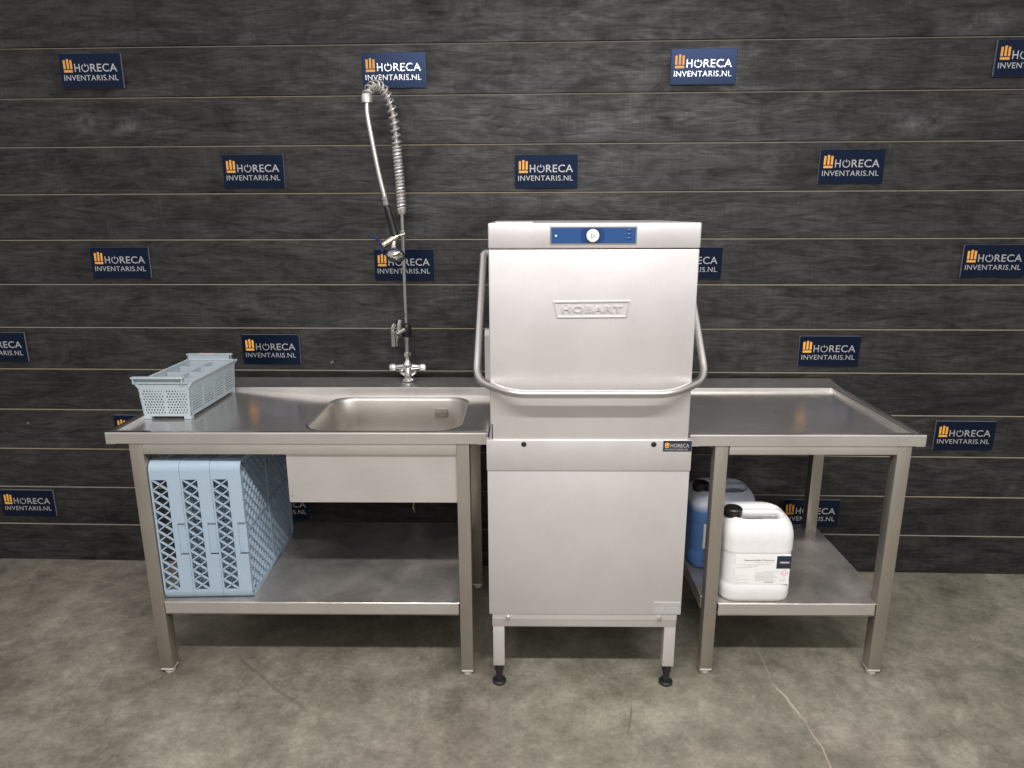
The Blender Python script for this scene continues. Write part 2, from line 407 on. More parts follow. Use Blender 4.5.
bm = bmesh.new()
for k in range(19):
    z0 = k * PITCH; z1 = z0 + PITCH
    # board with a small worn chamfer on its upper edge and a shadow gap under it
    prof = [(.0, z0 + .0015), (0., z1 - .0048), (.0045, z1 - .0008), (.03, z1 - .0008), (.03, z0 + .0015)]
    a = [bm.verts.new((-6, y, z)) for y, z in prof]; b_ = [bm.verts.new((6, y, z)) for y, z in prof]
    for i in range(5):
        j = (i + 1) % 5; f = bm.faces.new((a[i], a[j], b_[j], b_[i]))
        if i == 1: f.material_index = 1
    bm.faces.new(a); bm.faces.new(b_[::-1])
box(bm, -6, 6, .02, .1, 0, 19 * PITCH)
o = obj('wall_back', bm, [M['plank'], M['rawedge']], smooth=False); o['kind'] = 'structure'
o.rotation_euler.z = WANG

# ------------------------------------------------------------------ signs on the wall
SW, SH, ST = .247, .127, .009
def make_sign():
    t = thing('wall_sign', 'x', 'sign', group='navy signs on the plank wall')
    bm = bmesh.new(); box(bm, -SW / 2, SW / 2, -ST, -.0005, -SH / 2, SH / 2, .0012, 2)
    for f in bm.faces:
        if abs(f.normal.y) < .9: f.material_index = 1
    obj('sign_plate', bm, [M['navy'], M['sign_edge']], t, smooth=False)
    X = lambda p: -SW / 2 + (p - 80) / 880 * SW
    Z = lambda p: SH / 2 - (p - 75) / 470 * SH
    bm = bmesh.new(); y = -ST
    for a, b, top in ((135, 165, 165), (183, 213, 150), (230, 260, 165)):
        box(bm, X(a), X(b), y - .0012, y, Z(285), Z(top))
    box(bm, X(135), X(260), y - .0012, y, Z(330), Z(298))
    obj('logo_mark', bm, M['orange'], t, smooth=False)
    bm = bmesh.new()
    text_bm(bm, 'H', X(290), X(366), Z(322), Z(215), y, .001, .006)
    text_bm(bm, 'RECA', X(516), X(895), Z(322), Z(215), y, .001, .006, 1.05)
    text_bm(bm, 'INVENTARIS.NL', X(125), X(895), Z(440), Z(366), y, .001, .003, 1.08)
    # the O is an open ring with a small mark standing in its gap
    cx, cz, R, r = X(442), Z(270), .0150, .0116
    prev = None
    for k in range(25):
        a = PI / 2 + .62 + (2 * PI - 1.24) * k / 24
        q = [bm.verts.new((cx + rr * math.cos(a), yy, cz + rr * math.sin(a))) for rr, yy in ((R, y), (R, y - .001), (r, y - .001), (r, y))]
        if prev:
            for i in range(4): bm.faces.new((prev[i], prev[(i + 1) % 4], q[(i + 1) % 4], q[i]))
        else: bm.faces.new(q)
        prev = q
    bm.faces.new(prev[::-1])
    prism(bm, [(0, .004), (.0038, .0085), (.0022, .0105), (0, .0175), (-.0022, .0105), (-.0038, .0085)], .001, (cx, y, cz))
    obj('lettering', bm, M['letter'], t, smooth=False)
    return t
SIGNS = [
    (-1.741, 2.111, 'navy sign in the top row at far left, above pale paint smears'),
    (-.550, 2.101, 'navy sign in the top row, directly behind the arch of the spring hose'),
    (.631, 2.102, 'navy sign in the top row, above and right of the hood dishwasher'),
    (1.829, 2.119, 'navy sign in the top right corner, cut off by the picture edge'),
    (-1.133, 1.732, 'navy sign in the second row, left of the spring hose'),
    (.039, 1.725, 'navy sign in the second row, straight above the dishwasher hood'),
    (1.222, 1.737, 'navy sign in the second row, at the right side of the wall'),
    (-1.729, 1.371, 'navy sign at left, third row from the top, high above the cutlery basket'),
    (-.540, 1.361, 'navy sign behind the spray head and riser pipe of the faucet'),
    (.626, 1.367, 'navy sign half hidden behind the right edge of the dishwasher hood'),
    (1.820, 1.375, 'navy sign in the third row at the right edge of the wall'),
    (-2.320, 1.011, 'navy sign cut off at the left edge, level with the cutlery basket'),
    (-1.125, 1.006, 'navy sign just right of the cutlery basket, above the sink table'),
    (1.213, 1.007, 'navy sign just above the back edge of the right draining table'),
    (-1.733, .645, 'navy sign mostly hidden behind the left corner of the sink table'),
    (1.814, .646, 'navy sign just right of the front corner of the draining table'),
    (-2.315, .286, 'navy sign near the floor at the left edge of the wall'),
    (-1.135, .285, 'navy sign low behind the blue grey racks, only its last letters showing'),
    (1.208, .284, 'navy sign low behind the rear leg of the draining table'),
]
proto = make_sign()
for i, (s, z, lab) in enumerate(SIGNS):
    t = proto if i == 0 else copy_tree(proto)
    t.location = (s * math.cos(WANG), s * math.sin(WANG), z); t.rotation_euler.z = WANG
    t['label'] = lab

# ------------------------------------------------------------------ tables
LIP = .039
LW = .044; LYB = -.150                # leg depth, back face of the rear legs

def leg(parent, x0, x1, y0, y1, top, name='leg'):
    bm = bmesh.new(); box(bm, x0, x1, y0, y1, .024, top, .002)
    l = obj(name, bm, M['leg'], parent)
    bm = bmesh.new(); box(bm, x0 + .001, x1 - .001, y0 + .001, y1 - .001, .0165, .0245, .0015)
    cx, cy = (x0 + x1) / 2, (y0 + y1) / 2
    lathe(bm, [(.0, 0), (.015, 0), (.017, .003), (.017, .017)], (cx, cy, 0), seg=16)
    obj('foot_pad', bm, M['pad'], l)
    return l

def worktop(parent, x0, x1, H, YF, YL, YB, ZB, rim_l, rim_r, stations, hole=None):
    """pressed steel top: raised ledge at the back, rims, sunk surface, folded front lip.
    stations: (x, z) of the sunk surface from left to right; the last piece carries the hole"""
    bm = bmesh.new(); fr = .022
    def q(*ps, mi=0):
        f = bm.faces.new([bm.verts.new(p) for p in ps]); f.material_index = mi; return f
    xi0, xi1 = x0 + rim_l, x1 - rim_r
    st = [(xi0 + (.004 if rim_l else 0), stations[0][1])] + list(stations[1:-1]) + [(xi1 - (.005 if rim_r else 0), stations[-1][1])]
    y0, y1 = YF + fr + .004, YL - .002
    for k, ((xa, za), (xb, zb)) in enumerate(zip(st, st[1:])):
        t = bmesh.new(); rect = [(xa, y0, za), (xb, y0, zb), (xb, y1, zb), (xa, y1, za)]
        if hole and k == len(st) - 2:
            ev = []
            for loop in (rect, [(p[0], p[1], za) for p in hole]):
                vs = [t.verts.new(p) for p in loop]
                for i in range(len(vs)): ev.append(t.edges.new((vs[i], vs[(i + 1) % len(vs)])))
            bmesh.ops.triangle_fill(t, edges=ev, use_beauty=True)
        else: t.faces.new([t.verts.new(p) for p in rect])
        merge(bm, t)
        ta = xi0 if k == 0 else xa; tb = xi1 if k == len(st) - 2 else xb
        q((xa, y0, za), (xb, y0, zb), (tb, YF + fr, H), (ta, YF + fr, H), mi=1)
        q((xa, y1, za), (xb, y1, zb), (tb, YL, H - .002), (ta, YL, H - .002), mi=1)
        q((ta, YL, H - .002), (tb, YL, H - .002), (tb, YL + .002, H), (ta, YL + .002, H), mi=1)
        q((ta, YL + .002, H), (tb, YL + .002, H), (tb, YB, ZB), (ta, YB, ZB))
    if rim_l: q((st[0][0], y0, st[0][1]), (st[0][0], y1, st[0][1]), (xi0, YL, H), (xi0, YF + fr, H), mi=1)
    if rim_r: q((st[-1][0], y0, st[-1][1]), (st[-1][0], y1, st[-1][1]), (xi1, YL, H), (xi1, YF + fr, H), mi=1)
    q((x0, YF + .004, H), (x1, YF + .004, H), (xi1, YF + fr, H), (xi0, YF + fr, H))
    if rim_l:
        q((x0, YF + .004, H), (xi0, YF + fr, H), (xi0, YL, H), (x0, YL, H)); q((x0, YL, H), (xi0, YL, H), (xi0, YB, ZB), (x0, YB, ZB))
    if rim_r:
        q((x1, YF + .004, H), (xi1, YF + fr, H), (xi1, YL, H), (x1, YL, H)); q((xi1, YL, H), (x1, YL, H), (x1, YB, ZB), (xi1, YB, ZB))
        xa = x1 - .020; box(bm, xa, xa + .003, YF + fr, YL, H - .001, H + .0015)      # folded bead on the outer rim
    zb = H - LIP
    prof = [(YF + .004, H), (YF + .0012, H - .0012), (YF, H - .004), (YF, H - .0065), (YF, zb + .002), (YF + .002, zb), (YF + .03, zb), (YF + .03, zb + .004)]
    for (ya, za), (yb, zb2) in zip(prof, prof[1:]): q((x0, ya, za), (x1, ya, za), (x1, yb, zb2), (x0, yb, zb2), mi=1)
    for x, rim, z in ((x0, rim_l, stations[0][1]), (x1, rim_r, stations[-1][1])):
        tp = H if rim else z
        q((x, YF, zb), (x, YB, zb), (x, YB, ZB), (x, YL, H), (x, YL - .002, tp), (x, YF + fr, tp), (x, YF + .004, H), (x, YF, H - .004), (x, YF, H - .0065), mi=1)
        e = .03 if x == x0 else -.03
        q((x, YF, zb), (x, YB, zb), (x + e, YB, zb), (x + e, YF, zb), mi=1)
    q((x0, YB, zb), (x1, YB, zb), (x1, YB, ZB), (x0, YB, ZB), mi=1)
    bmesh.ops.remove_doubles(bm, verts=bm.verts, dist=.0002)
    return obj('worktop', bm, [M['top'], M['edge']], parent, smooth=True, ang=.5)

def shelf(parent, x0, x1, y0, y1, zt=.282):
    bm = bmesh.new()
    box(bm, x0, x1, y0, y1, zt - .003, zt, .001, 1)
    n0 = len(bm.faces)
    box(bm, x0 + .002, x1 - .004, y0, y0 + .004, zt - .046, zt - .002, .001, 1)
    box(bm, x0 + .002, x1 - .004, y0, y0 + .02, zt - .046, zt - .043)
    box(bm, x0 + .002, x1 - .004, y1 - .004, y1, zt - .046, zt - .002)
    box(bm, x0, x0 + .004, y0 + .05, y1 - .05, zt - .046, zt - .002)
    box(bm, x1 - .004, x1, y0 + .05, y1 - .05, zt - .046, zt - .002)
    bm.faces.ensure_lookup_table()
    for f in bm.faces[n0:]: f.material_index = 1
    obj('shelf', bm, [M['shelf'], M['edge']], parent)

def rail(parent, x0, x1, y0, y1, z0=.806, z1=.8385, name='rail'):
    bm = bmesh.new(); box(bm, x0, x1, y0, y1, z0, z1, .0015)
    return obj(name, bm, M['edge'], parent)

# ---- table with the sink
T1 = thing('sink_table', 'long stainless steel table with inset sink and lower shelf, left of the dishwasher', 'table')
LY, H1, ZR = -.770, .891, .859
sx0, sx1, sy0, sy1 = -.800, -.262, -.655, -.222
worktop(T1, -1.389, -.169, H1, -.776, -.192, -.030, .895, .028, 0, [(0, .879), (-1.17, .879), (-.86, ZR), (0, ZR)], rrect(sx0, sx1, sy0, sy1, .07, 8))
for a, b in ((-1.321, -1.277), (-.2675, -.2255)):
    leg(T1, a, b, LY, LY + LW, H1 - LIP + .002); leg(T1, a, b, LYB - LW, LYB, H1 - LIP + .002)
rail(T1, -1.277, -.2675, LY + .001, LY + LW, .815, .852)
rail(T1, -1.277, -.2675, LYB - LW, LYB, .815, .852)
for a, b in ((-1.320, -1.278), (-.2665, -.2265)): rail(T1, a, b, LY + LW, LYB - LW, .815, .852)
shelf(T1, -1.277, -.2675, LY, LYB + .008, .2845)
bm = bmesh.new(); x0, x1, z0, z1 = -.822, -.2677, .6435, .816
us = [0, .018, .025, 1]; vs = [0, .125, .15, 1]
plate(bm, us, vs, lambda i, j: not (i == 1 and j == 1), lambda u, v: Vector((x0 + u * (x1 - x0), LY + .012, z0 + v * (z1 - z0))), (0, .002, 0))
box(bm, x0, x0 + .002, LY + .012, LY + .05, z0, z1)
box(bm, x0, x1, LY + .012, LY + .03, z0, z0 + .002)
obj('apron_panel', bm, M['panel'], T1, smooth=False)
# bowl
bm = bmesh.new(); loops = []
spec = [(0, ZR, .085), (.004, ZR - .003, .084), (.009, ZR - .012, .082), (.014, ZR - .10, .08), (.018, ZR - .165, .078), (.03, ZR - .188, .07), (.055, ZR - .198, .05), (.12, ZR - .201, .03)]
for ins, z, r in spec:
    loops.append([bm.verts.new((p[0], p[1], z)) for p in rrect(sx0 + ins, sx1 - ins, sy0 + ins, sy1 - ins, r, 8)])
for a, b in zip(loops, loops[1:]):
    for k in range(len(a)): bm.faces.new((a[k], a[(k + 1) % len(a)], b[(k + 1) % len(a)], b[k]))
bm.faces.new(loops[-1])
bowl = obj('sink_bowl', bm, M['bowl'], T1, ang=1.2)
bm = bmesh.new(); lathe(bm, [(.0, .002), (.02, .002), (.022, .006), (.04, .006), (.043, .001)], (-.53, -.44, ZR - .202), seg=32)
obj('drain_strainer', bm, M['chrome'], bowl)
bm = bmesh.new()                        # overflow plate in the back wall of the bowl
ob = (-.375, sy1 - .0165, .80)
prism(bm, rrect(-.026, .026, -.018, .018, .006, 4), .002, ob)
for k in range(2):
    for j in range(4):
        if k == 0 and j < 4 or k == 1: box(bm, ob[0] - .022 + k * .024, ob[0] - .003 + k * .024, ob[1] - .004, ob[1] - .002, ob[2] - .013 + j * .007, ob[2] - .010 + j * .007)
obj('overflow_plate', bm, M['chrome'], bowl, smooth=False)

# ---- draining table
T2 = thing('draining_table', 'short stainless steel draining table with lower shelf, right of the dishwasher', 'table')
LY, H2 = -.755, .880
worktop(T2, .479, 1.2245, H2, -.760, -.156, -.040, .893, 0, .038, [(0, .866), (0, .866)])
for a, b in ((.5625, .5625 + .042), (1.143, 1.143 + .044)):
    leg(T2, a, b, LY, LY + LW, H2 - LIP + .002)
    e = .018 if a > 1 else 0
    leg(T2, a - e, b - e, LYB - LW, LYB, H2 - LIP + .002)
rail(T2, .608, 1.143, LY + .001, LY + LW, .811, .8415)
rail(T2, .608, 1.125, LYB - LW, LYB, .811, .8415)
for a, b in ((.567, .607), (1.144, 1.168)): rail(T2, a, b, LY + LW, LYB - LW, .811, .8415)
shelf(T2, .608, 1.143, LY, LYB + .014, .279)
for a, b in ((.560, .608), (1.143, 1.181)):
    bm = bmesh.new(); box(bm, a, b, LY + LW, LYB - LW if a < 1 else LYB + .012, .233, .279, .001, 1)
    obj('shelf_edge', bm, M['shelf'], T2)
bm = bmesh.new(); lathe(bm, [(0, 0), (.004, 0), (.004, .03)], (.86, -.45, H2 - LIP - .005), seg=12)
obj('drain_stub', bm, M['pad'], T2)

# ------------------------------------------------------------------ dishwasher
D = thing('hood_dishwasher', 'tall stainless steel hood type dishwasher with blue control panel and lifting handle', 'dishwasher')
bx0, bx1, hx0, hx1 = -.167, .468, -.1545, .4565
YM, YMB = -.83, -.13
# wash chamber body below the table line
bm = bmesh.new()
box(bm, bx0 + .004, bx1 - .004, YM + .012, YMB, .279, .872, .003)
obj('body', bm, M['panel'], D)
bm = bmesh.new()
box(bm, bx0, bx1, YM, YM + .03, .784, .885, .0025)
band = obj('upper_band', bm, M['hood'], D)
for x in (-.051, .350):
    bm = bmesh.new(); lathe(bm, [(0, .0035), (.006, .003), (.0085, .0005), (.0085, 0)], (x, YM - .0002, .8715), (0, -1, 0), 20)
    obj('screw', bm, M['rubber'], band)
bm = bmesh.new(); box(bm, bx0 + .002, bx1 - .002, YM + .004, YM + .02, .279, .783, .002)
fp = obj('front_panel', bm, M['hood'], D)
bm = bmesh.new(); prism(bm, rrect(.376, .464, .283, .325, .002, 2), .0012, (0, YM + .004, 0))
rp = obj('rating_plate', bm, M['plate'], fp, smooth=False)
bm = bmesh.new(); y = YM + .0028
box(bm, .409, .432, y - .0004, y, .315, .319)
for k in range(5): box(bm, .380, .410 + .003 * (k % 2), y - .0004, y, .306 - k * .0045, .3075 - k * .0045)
for k in range(4): box(bm, .420, .458 - .005 * (k % 2), y - .0004, y, .306 - k * .0055, .3075 - k * .0055)
obj('plate_print', bm, M['ink'], fp, smooth=False)
# sticker on the band
bm = bmesh.new(); box(bm, .379, .4665, YM - .001, YM, .849, .8835)
st = obj('sticker', bm, M['navylabel'], D, smooth=False)
bm = bmesh.new(); y = YM - .001
text_bm(bm, 'HORECA', .401, .459, .862, .8745, y, .0004, .02)
text_bm(bm, 'INVENTARIS.NL', .385, .457, .8525, .8585, y, .0004, .01)
obj('sticker_lettering', bm, M['letter'], st, smooth=False)
bm = bmesh.new()
for k, dz in enumerate((0, .002, 0)): box(bm, .3845 + k * .0047, .3878 + k * .0047, y - .0004, y, .866, .876 + dz)
box(bm, .3845, .3972, y - .0004, y, .8615, .8642)
obj('sticker_mark', bm, M['orange'], st, smooth=False)
# base frame, legs and feet
bm = bmesh.new()
box(bm, hx0 - .001, hx1 - .002, YM + .010, YM + .05, .229, .282, .002)
box(bm, hx0 - .001, hx1 - .002, YMB - .05, YMB - .01, .229, .282, .002)
for x in (hx0, hx1 - .042): box(bm, x, x + .04, YM + .05, YMB - .05, .231, .281)
fr = obj('base_frame', bm, M['panel'], D)
bm = bmesh.new(); box(bm, hx0, hx1 - .002, YM + .0075, YM + .0105, .256, .2788, .001, 1)
obj('frame_strip', bm, M['hood'], fr)
for x in (-.103, .398):
    bm = bmesh.new(); lathe(bm, [(0, .008), (.006, .007), (.0085, .003), (.009, 0)], (x, YM + .0075, .264), (0, -1, 0), 18)
    obj('bolt', bm, M['chrome'], fr)
for x in (hx0 + .001, hx1 - .040):
    for y0 in (YM + .012, YMB - .052):
        bm = bmesh.new(); box(bm, x, x + .038, y0, y0 + .04, .078, .23, .002)
        l = obj('leg', bm, M['hood'], D)
        bm = bmesh.new()
        lathe(bm, [(0, 0), (.021, 0), (.0235, .003), (.0235, .0095), (.0215, .0115), (.013, .0125), (.0115, .03), (.0115, .05), (.0155, .051), (.0155, .079)], (x + .019, y0 + .02, 0), seg=24)
        obj('adjustable_foot', bm, M['rubber'], l)
# hood
HY0, HY1 = YM + .005, -.19
bm = bmesh.new(); box(bm, hx0, hx1, HY0, HY1, .875, 1.464, .004, 3)
hood = obj('hood', bm, M['hood'], D)
bm = bmesh.new()                       # small slot at the hood's lower left corner
box(bm, hx0 + .004, hx0 + .0075, HY0 - .0006, HY0, .887, .935)
obj('corner_slot', bm, M['rubber'], hood, smooth=False)
# embossed maker's mark
bm = bmesh.new(); y = HY0
poly_o = [(.0335, 1.3145), (.263, 1.3165), (.2525, 1.2650), (.0455, 1.2635)]
cx, cz = .1485, 1.290
poly_i = [(.0405, 1.3085), (.2560, 1.3105), (.2478, 1.2705), (.0500, 1.2690)]
ao = [bm.verts.new((p[0], y, p[1])) for p in poly_o]
am = [bm.verts.new((cx + (p[0] - cx) * .985, y - .004, cz + (p[1] - cz) * .955)) for p in poly_o]
an = [bm.verts.new((cx + (p[0] - cx) * 1.01, y - .004, cz + (p[1] - cz) * 1.04)) for p in poly_i]
ai = [bm.verts.new((p[0], y, p[1])) for p in poly_i]
for A_, B_ in ((ao, am), (am, an), (an, ai)):
    for i in range(4): bm.faces.new((A_[i], A_[(i + 1) % 4], B_[(i + 1) % 4], B_[i]))
text_bm(bm, 'HOBART', .060, .238, 1.2795, 1.3000, y, .004, .025, 1.12)
obj('embossed_lettering', bm, M['hood'], hood, smooth=False)
# control housing on top of the hood
bm = bmesh.new(); box(bm, hx0 - .0005, hx1 + .0005, YM, -.20, 1.4665, 1.5385, .004, 3)
box(bm, hx0 + .02, hx0 + .13, -.78, -.6, 1.5385, 1.541)
ch = obj('control_housing', bm, M['hood'], D)
bm = bmesh.new(); box(bm, .0235, .273, YM - .002, YM + .001, 1.477, 1.5285, .0008, 1)
obj('panel_bezel', bm, M['tube'], ch)
bm = bmesh.new(); box(bm, .0275, .269, YM - .003, YM, 1.481, 1.5245, .0006, 1)
cp = obj('control_panel', bm, M['blue_panel'], D)
bm = bmesh.new(); lathe(bm, [(.021, 0), (.021, .0006), (.034, .0006), (.034, 0)], (.146, YM - .003, 1.5025), (0, -1, 0), 40)
for v in bm.verts: v.co.z = min(max(v.co.z, 1.4815), 1.524)
obj('button_ring', bm, M['blue_dark'], cp, smooth=False)
bm = bmesh.new(); lathe(bm, [(0, .008), (.014, .0075), (.0175, .006), (.019, .002), (.019, 0)], (.146, YM - .003, 1.5025), (0, -1, 0), 36)
obj('start_button', bm, M['button'], cp)
bm = bmesh.new()
tri = [(-.0045, -.0062), (-.0045, .0062), (.0062, 0)]
for i in range(3):
    a, b = tri[i], tri[(i + 1) % 3]
    tube(bm, [(.146 + a[0], YM - .0112, 1.5025 + a[1]), (.146 + b[0], YM - .0112, 1.5025 + b[1])], .0007, 6)
obj('start_symbol', bm, M['ink_dark'], cp)
bm = bmesh.new(); lathe(bm, [(0, .0012), (.0022, .001), (.0026, 0)], (.0405, YM - .003, 1.5025), (0, -1, 0), 14)
obj('indicator_light', bm, M['led'], cp)
bm = bmesh.new()
for k in range(3):
    z = 1.516 - k * .0115
    box(bm, .244, .256, YM - .0034, YM - .003, z - .0035, z + .0035)
obj('programme_symbols', bm, M['blue_dark'], cp, smooth=False)
bm = bmesh.new()
for k in range(3):
    z = 1.5195 - k * .0115
    box(bm, .2455, .2535, YM - .0037, YM - .0034, z - .0005, z + .0005)
obj('programme_lines', bm, M['ink'], cp, smooth=False)
# lifting handle
bm = bmesh.new()
pts = [(-.158, -.49, 1.437), (-.187, -.5, 1.437), (-.198, -.80, 1.069), (-.086, -.892, 1.048), (.386, -.892, 1.048), (.505, -.80, 1.073), (.489, -.5, 1.437), (.458, -.49, 1.437)]
tube(bm, fillet(pts, .05, 8), .0125, 16)
obj('lift_handle', bm, M['tube'], D)
# rear column with hood guide brackets
bm = bmesh.new(); box(bm, -.12, .42, -.185, YMB, .86, 1.42, .004)
obj('rear_column', bm, M['panel'], D)
for s, x in ((1, -.194), (-1, .4785)):
    bm = bmesh.new()
    xa, xb = sorted((x, x + s * .022))
    prism(bm, [(-.36, .945), (-.28, .945), (-.28, 1.13), (-.30, 1.15), (-.34, 1.15), (-.36, 1.13)], xb - xa, (xa, 0, 0), (0, 1, 0), (0, 0, 1))
    box(bm, min(x + s * .006, x + s * .05), max(x + s * .006, x + s * .05), -.35, -.29, 1.02, 1.09, .004)
    obj('guide_bracket', bm, M['hood'], D)

# ------------------------------------------------------------------ pre-rinse faucet
FX, FY, FZ = -.527, -.083, .8955
F = thing('pre_rinse_faucet', 'chrome pre-rinse faucet with tall spring hose on the back ledge of the sink table', 'faucet')
bm = bmesh.new()
lathe(bm, [(0, 0), (.034, 0), (.034, .004), (.026, .009), (.017, .012), (.0155, .04), (.02, .05), (.023, .06), (.02, .071), (.014, .08), (.0105, .086), (.0105, .104)], (FX, FY, FZ), seg=28)
for s in (-1, 1):
    tube(bm, [(FX + s * .01, FY, FZ + .058), (FX + s * .03, FY, FZ + .056), (FX + s * .048, FY, FZ + .056)], [.016, .0125, .011], 18)
    tube(bm, catmull([(FX + s * .016, FY, FZ + .052), (FX + s * .03, FY, FZ + .036), (FX + s * .006, FY, FZ + .016)], 6), .007, 10)
lathe(bm, [(.011, 0), (.0155, .002), (.0155, .018), (.011, .02)], (FX, FY, FZ + .1), seg=6)
obj('mixer_body', bm, M['chrome'], F)
for s in (-1, 1):
    bm = bmesh.new()
    lathe(bm, [(0, 0), (.012, 0), (.0165, .003), (.018, .012), (.016, .026), (.0115, .03), (0, .031)], (FX + s * .047, FY, FZ + .056), (s, 0, 0), 8)
    obj('tap_handle', bm, M['chrome'], F)
# riser: thicker foot, thin pipe
bm = bmesh.new()
tube(bm, [(FX, FY, FZ + .118), (FX, FY, 1.075)], .0095, 16)
lathe(bm, [(.0095, 0), (.013, .002), (.013, .02), (.009, .022)], (FX, FY, 1.066), seg=16)
tube(bm, [(FX, FY, 1.13), (FX + .001, FY, 1.60)], .0078, 16)
obj('riser_pipe', bm, M['tube'], F)
# side tap with black joint and short spout
bm = bmesh.new()
lathe(bm, [(.010, 0), (.017, .004), (.0185, .02), (.0185, .045), (.014, .055), (.009, .06)], (FX + .001, FY, 1.075), seg=18)
tube(bm, catmull([(FX - .004, FY - .012, 1.172), (FX - .022, FY - .02, 1.160), (FX - .044, FY - .025, 1.130)], 6), .0055, 10)
obj('joint', bm, M['black'], F)
bm = bmesh.new()
tube(bm, [(FX - .008, FY - .012, 1.107), (FX - .028, FY - .03, 1.096), (FX - .038, FY - .04, 1.09)], [.0125, .0145, .0165], 16)
tube(bm, [(FX - .026, FY - .022, 1.10), (FX - .0235, FY - .022, 1.135), (FX - .02, FY - .02, 1.15)], [.012, .0105, .009], 14)
tube(bm, [(FX - .034, FY - .03, 1.085), (FX - .036, FY - .032, 1.045)], [.005, .0035], 10)
obj('side_valve', bm, M['chrome'], F)
bm = bmesh.new()
tube(bm, fillet([(FX - .042, FY - .025, 1.135), (FX - .052, FY - .027, 1.115), (FX - .050, FY - .027, 1.045)], .02, 5), .0085, 14)
lathe(bm, [(.0085, 0), (.0105, .001), (.0105, .028), (.0085, .029)], (FX - .050, FY - .027, 1.042), seg=14)
obj('side_spout', bm, M['chrome'], F)
# spring: straight tight part, open part, arch
arch = [(FX, FY, 1.575), (-.531, -.074, 1.68), (-.536, -.078, 1.785), (-.538, -.085, 1.86), (-.546, -.098, 1.94), (-.567, -.118, 2.005), (-.592, -.142, 2.022), (-.614, -.163, 2.005), (-.623, -.172, 1.968)]
cpth = catmull(arch, 24)
hose_pts = arch[:-1] + [(-.6215, -.174, 1.965), (-.622, -.178, 1.915), (-.608, -.18, 1.82), (-.590, -.18, 1.71), (-.572, -.18, 1.625)]
bm = bmesh.new(); tube(bm, catmull(hose_pts, 10), .0085, 12)
obj('hose', bm, M['spring'], F)
Fr = frames(cpth); L_ = [0]
for a, b in zip(cpth, cpth[1:]): L_.append(L_[-1] + (b - a).length)
tot = L_[-1]
def at_len(s):
    i = 0
    while i < len(L_) - 2 and L_[i + 1] < s: i += 1
    t = (s - L_[i]) / max(L_[i + 1] - L_[i], 1e-9)
    n = Fr[i][0].lerp(Fr[i + 1][0], t).normalized(); b = Fr[i][1].lerp(Fr[i + 1][1], t).normalized()
    return cpth[i].lerp(cpth[i + 1], t), n, b
def pitch_at(s):
    f = s / tot
    if f < .43: return .0128
    if f < .74: return .0128 + .0112 * min(1, (f - .43) / .05)
    return max(.0165, .024 - .0075 * (f - .74) / .08)
bm = bmesh.new(); s = 0.; a = 0.; path = []; wire = []
while s < tot:
    p, n, b = at_len(s); f = s / tot; r = .0140 if f < .43 else (.0165 if f < .74 else .018); wire.append(.0058 if f < .43 else .0036)
    path.append(p + (n * math.cos(a) + b * math.sin(a)) * r)
    a += 2 * PI / 14; s += pitch_at(s) / 14
tube(bm, path, wire, 8)
obj('spring', bm, M['spring'], F)
bm = bmesh.new()
lathe(bm, [(.008, -.012), (.013, -.010), (.0175, 0), (.0175, .012), (.0150, .014)], (FX, FY, 1.572), seg=20)
obj('spring_socket', bm, M['spring'], F)
bm = bmesh.new()
lathe(bm, [(.0125, 0), (.020, .001), (.020, .026), (.016, .032), (.0125, .03), (.0125, 0)], (-.6228, -.1725, 1.958), (-.02, 0.0, 1), 24)
obj('spring_collar', bm, M['spring'], F)
bm = bmesh.new()
lathe(bm, [(.009, 0), (.0125, .002), (.0125, .014), (.0105, .016), (.0125, .018), (.0125, .034), (.009, .038)], (-.573, -.18, 1.63), (.17, 0, -1), 8)
obj('hose_connector', bm, M['chrome'], F)
bm = bmesh.new()
g0, g1 = Vector((-.566, -.18, 1.594)), Vector((-.541, -.18, 1.486))
tube(bm, [g0, g0.lerp(g1, .1), g0.lerp(g1, .5), g0.lerp(g1, .85), g1], [.0115, .0135, .0135, .0145, .0165], 18)
obj('spray_grip', bm, M['black'], F)
bm = bmesh.new()                       # valve body
h0 = Vector((-.543, -.18, 1.474))
tube(bm, [Vector((-.530, -.178, 1.482)), h0, Vector((-.566, -.19, 1.458)), Vector((-.585, -.194, 1.447))], [.0125, .0165, .0155, .0125], 18)
lathe(bm, [(.0145, 0), (.0145, .005)], (-.572, -.191, 1.4545), (-.8, -.15, -.45), 18)
tube(bm, [h0, Vector((-.546, -.186, 1.448)), Vector((-.543, -.198, 1.427))], [.0135, .0115, .014], 16)
lathe(bm, [(.004, 0), (.004, .03)], (-.531, -.178, 1.484), (1, .2, .25), 10)
sh = obj('spray_valve', bm, M['brass'], F)
bm = bmesh.new()
lathe(bm, [(0, .010), (.012, .009), (.017, .006), (.026, .004), (.0325, 0)], (-.538, -.205, 1.409), (0, -.72, -.70), 32)
obj('spray_plate', bm, M['chrome'], sh)
bm = bmesh.new()
lathe(bm, [(.0325, 0), (.0365, .0005), (.0375, -.004), (.034, -.012), (.012, -.016)], (-.538, -.205, 1.409), (0, -.72, -.70), 32)
obj('spray_shroud', bm, M['bluelever'], sh)
bm = bmesh.new()
lp = [(-.584, -.193, 1.425), (-.595, -.19, 1.436), (-.594, -.188, 1.458), (-.602, -.187, 1.470), (-.640, -.185, 1.487)]
tube(bm, catmull(lp, 5), [.0065] * 6 + [.006] * 15, 10)
obj('squeeze_lever', bm, M['bluelever'], sh)
bm = bmesh.new()                       # wall-side hook that carries the head
tube(bm, fillet([(FX, FY, 1.492), (FX + .004, -.12, 1.492), (-.53, -.163, 1.484)], .02, 4), .0042, 10)
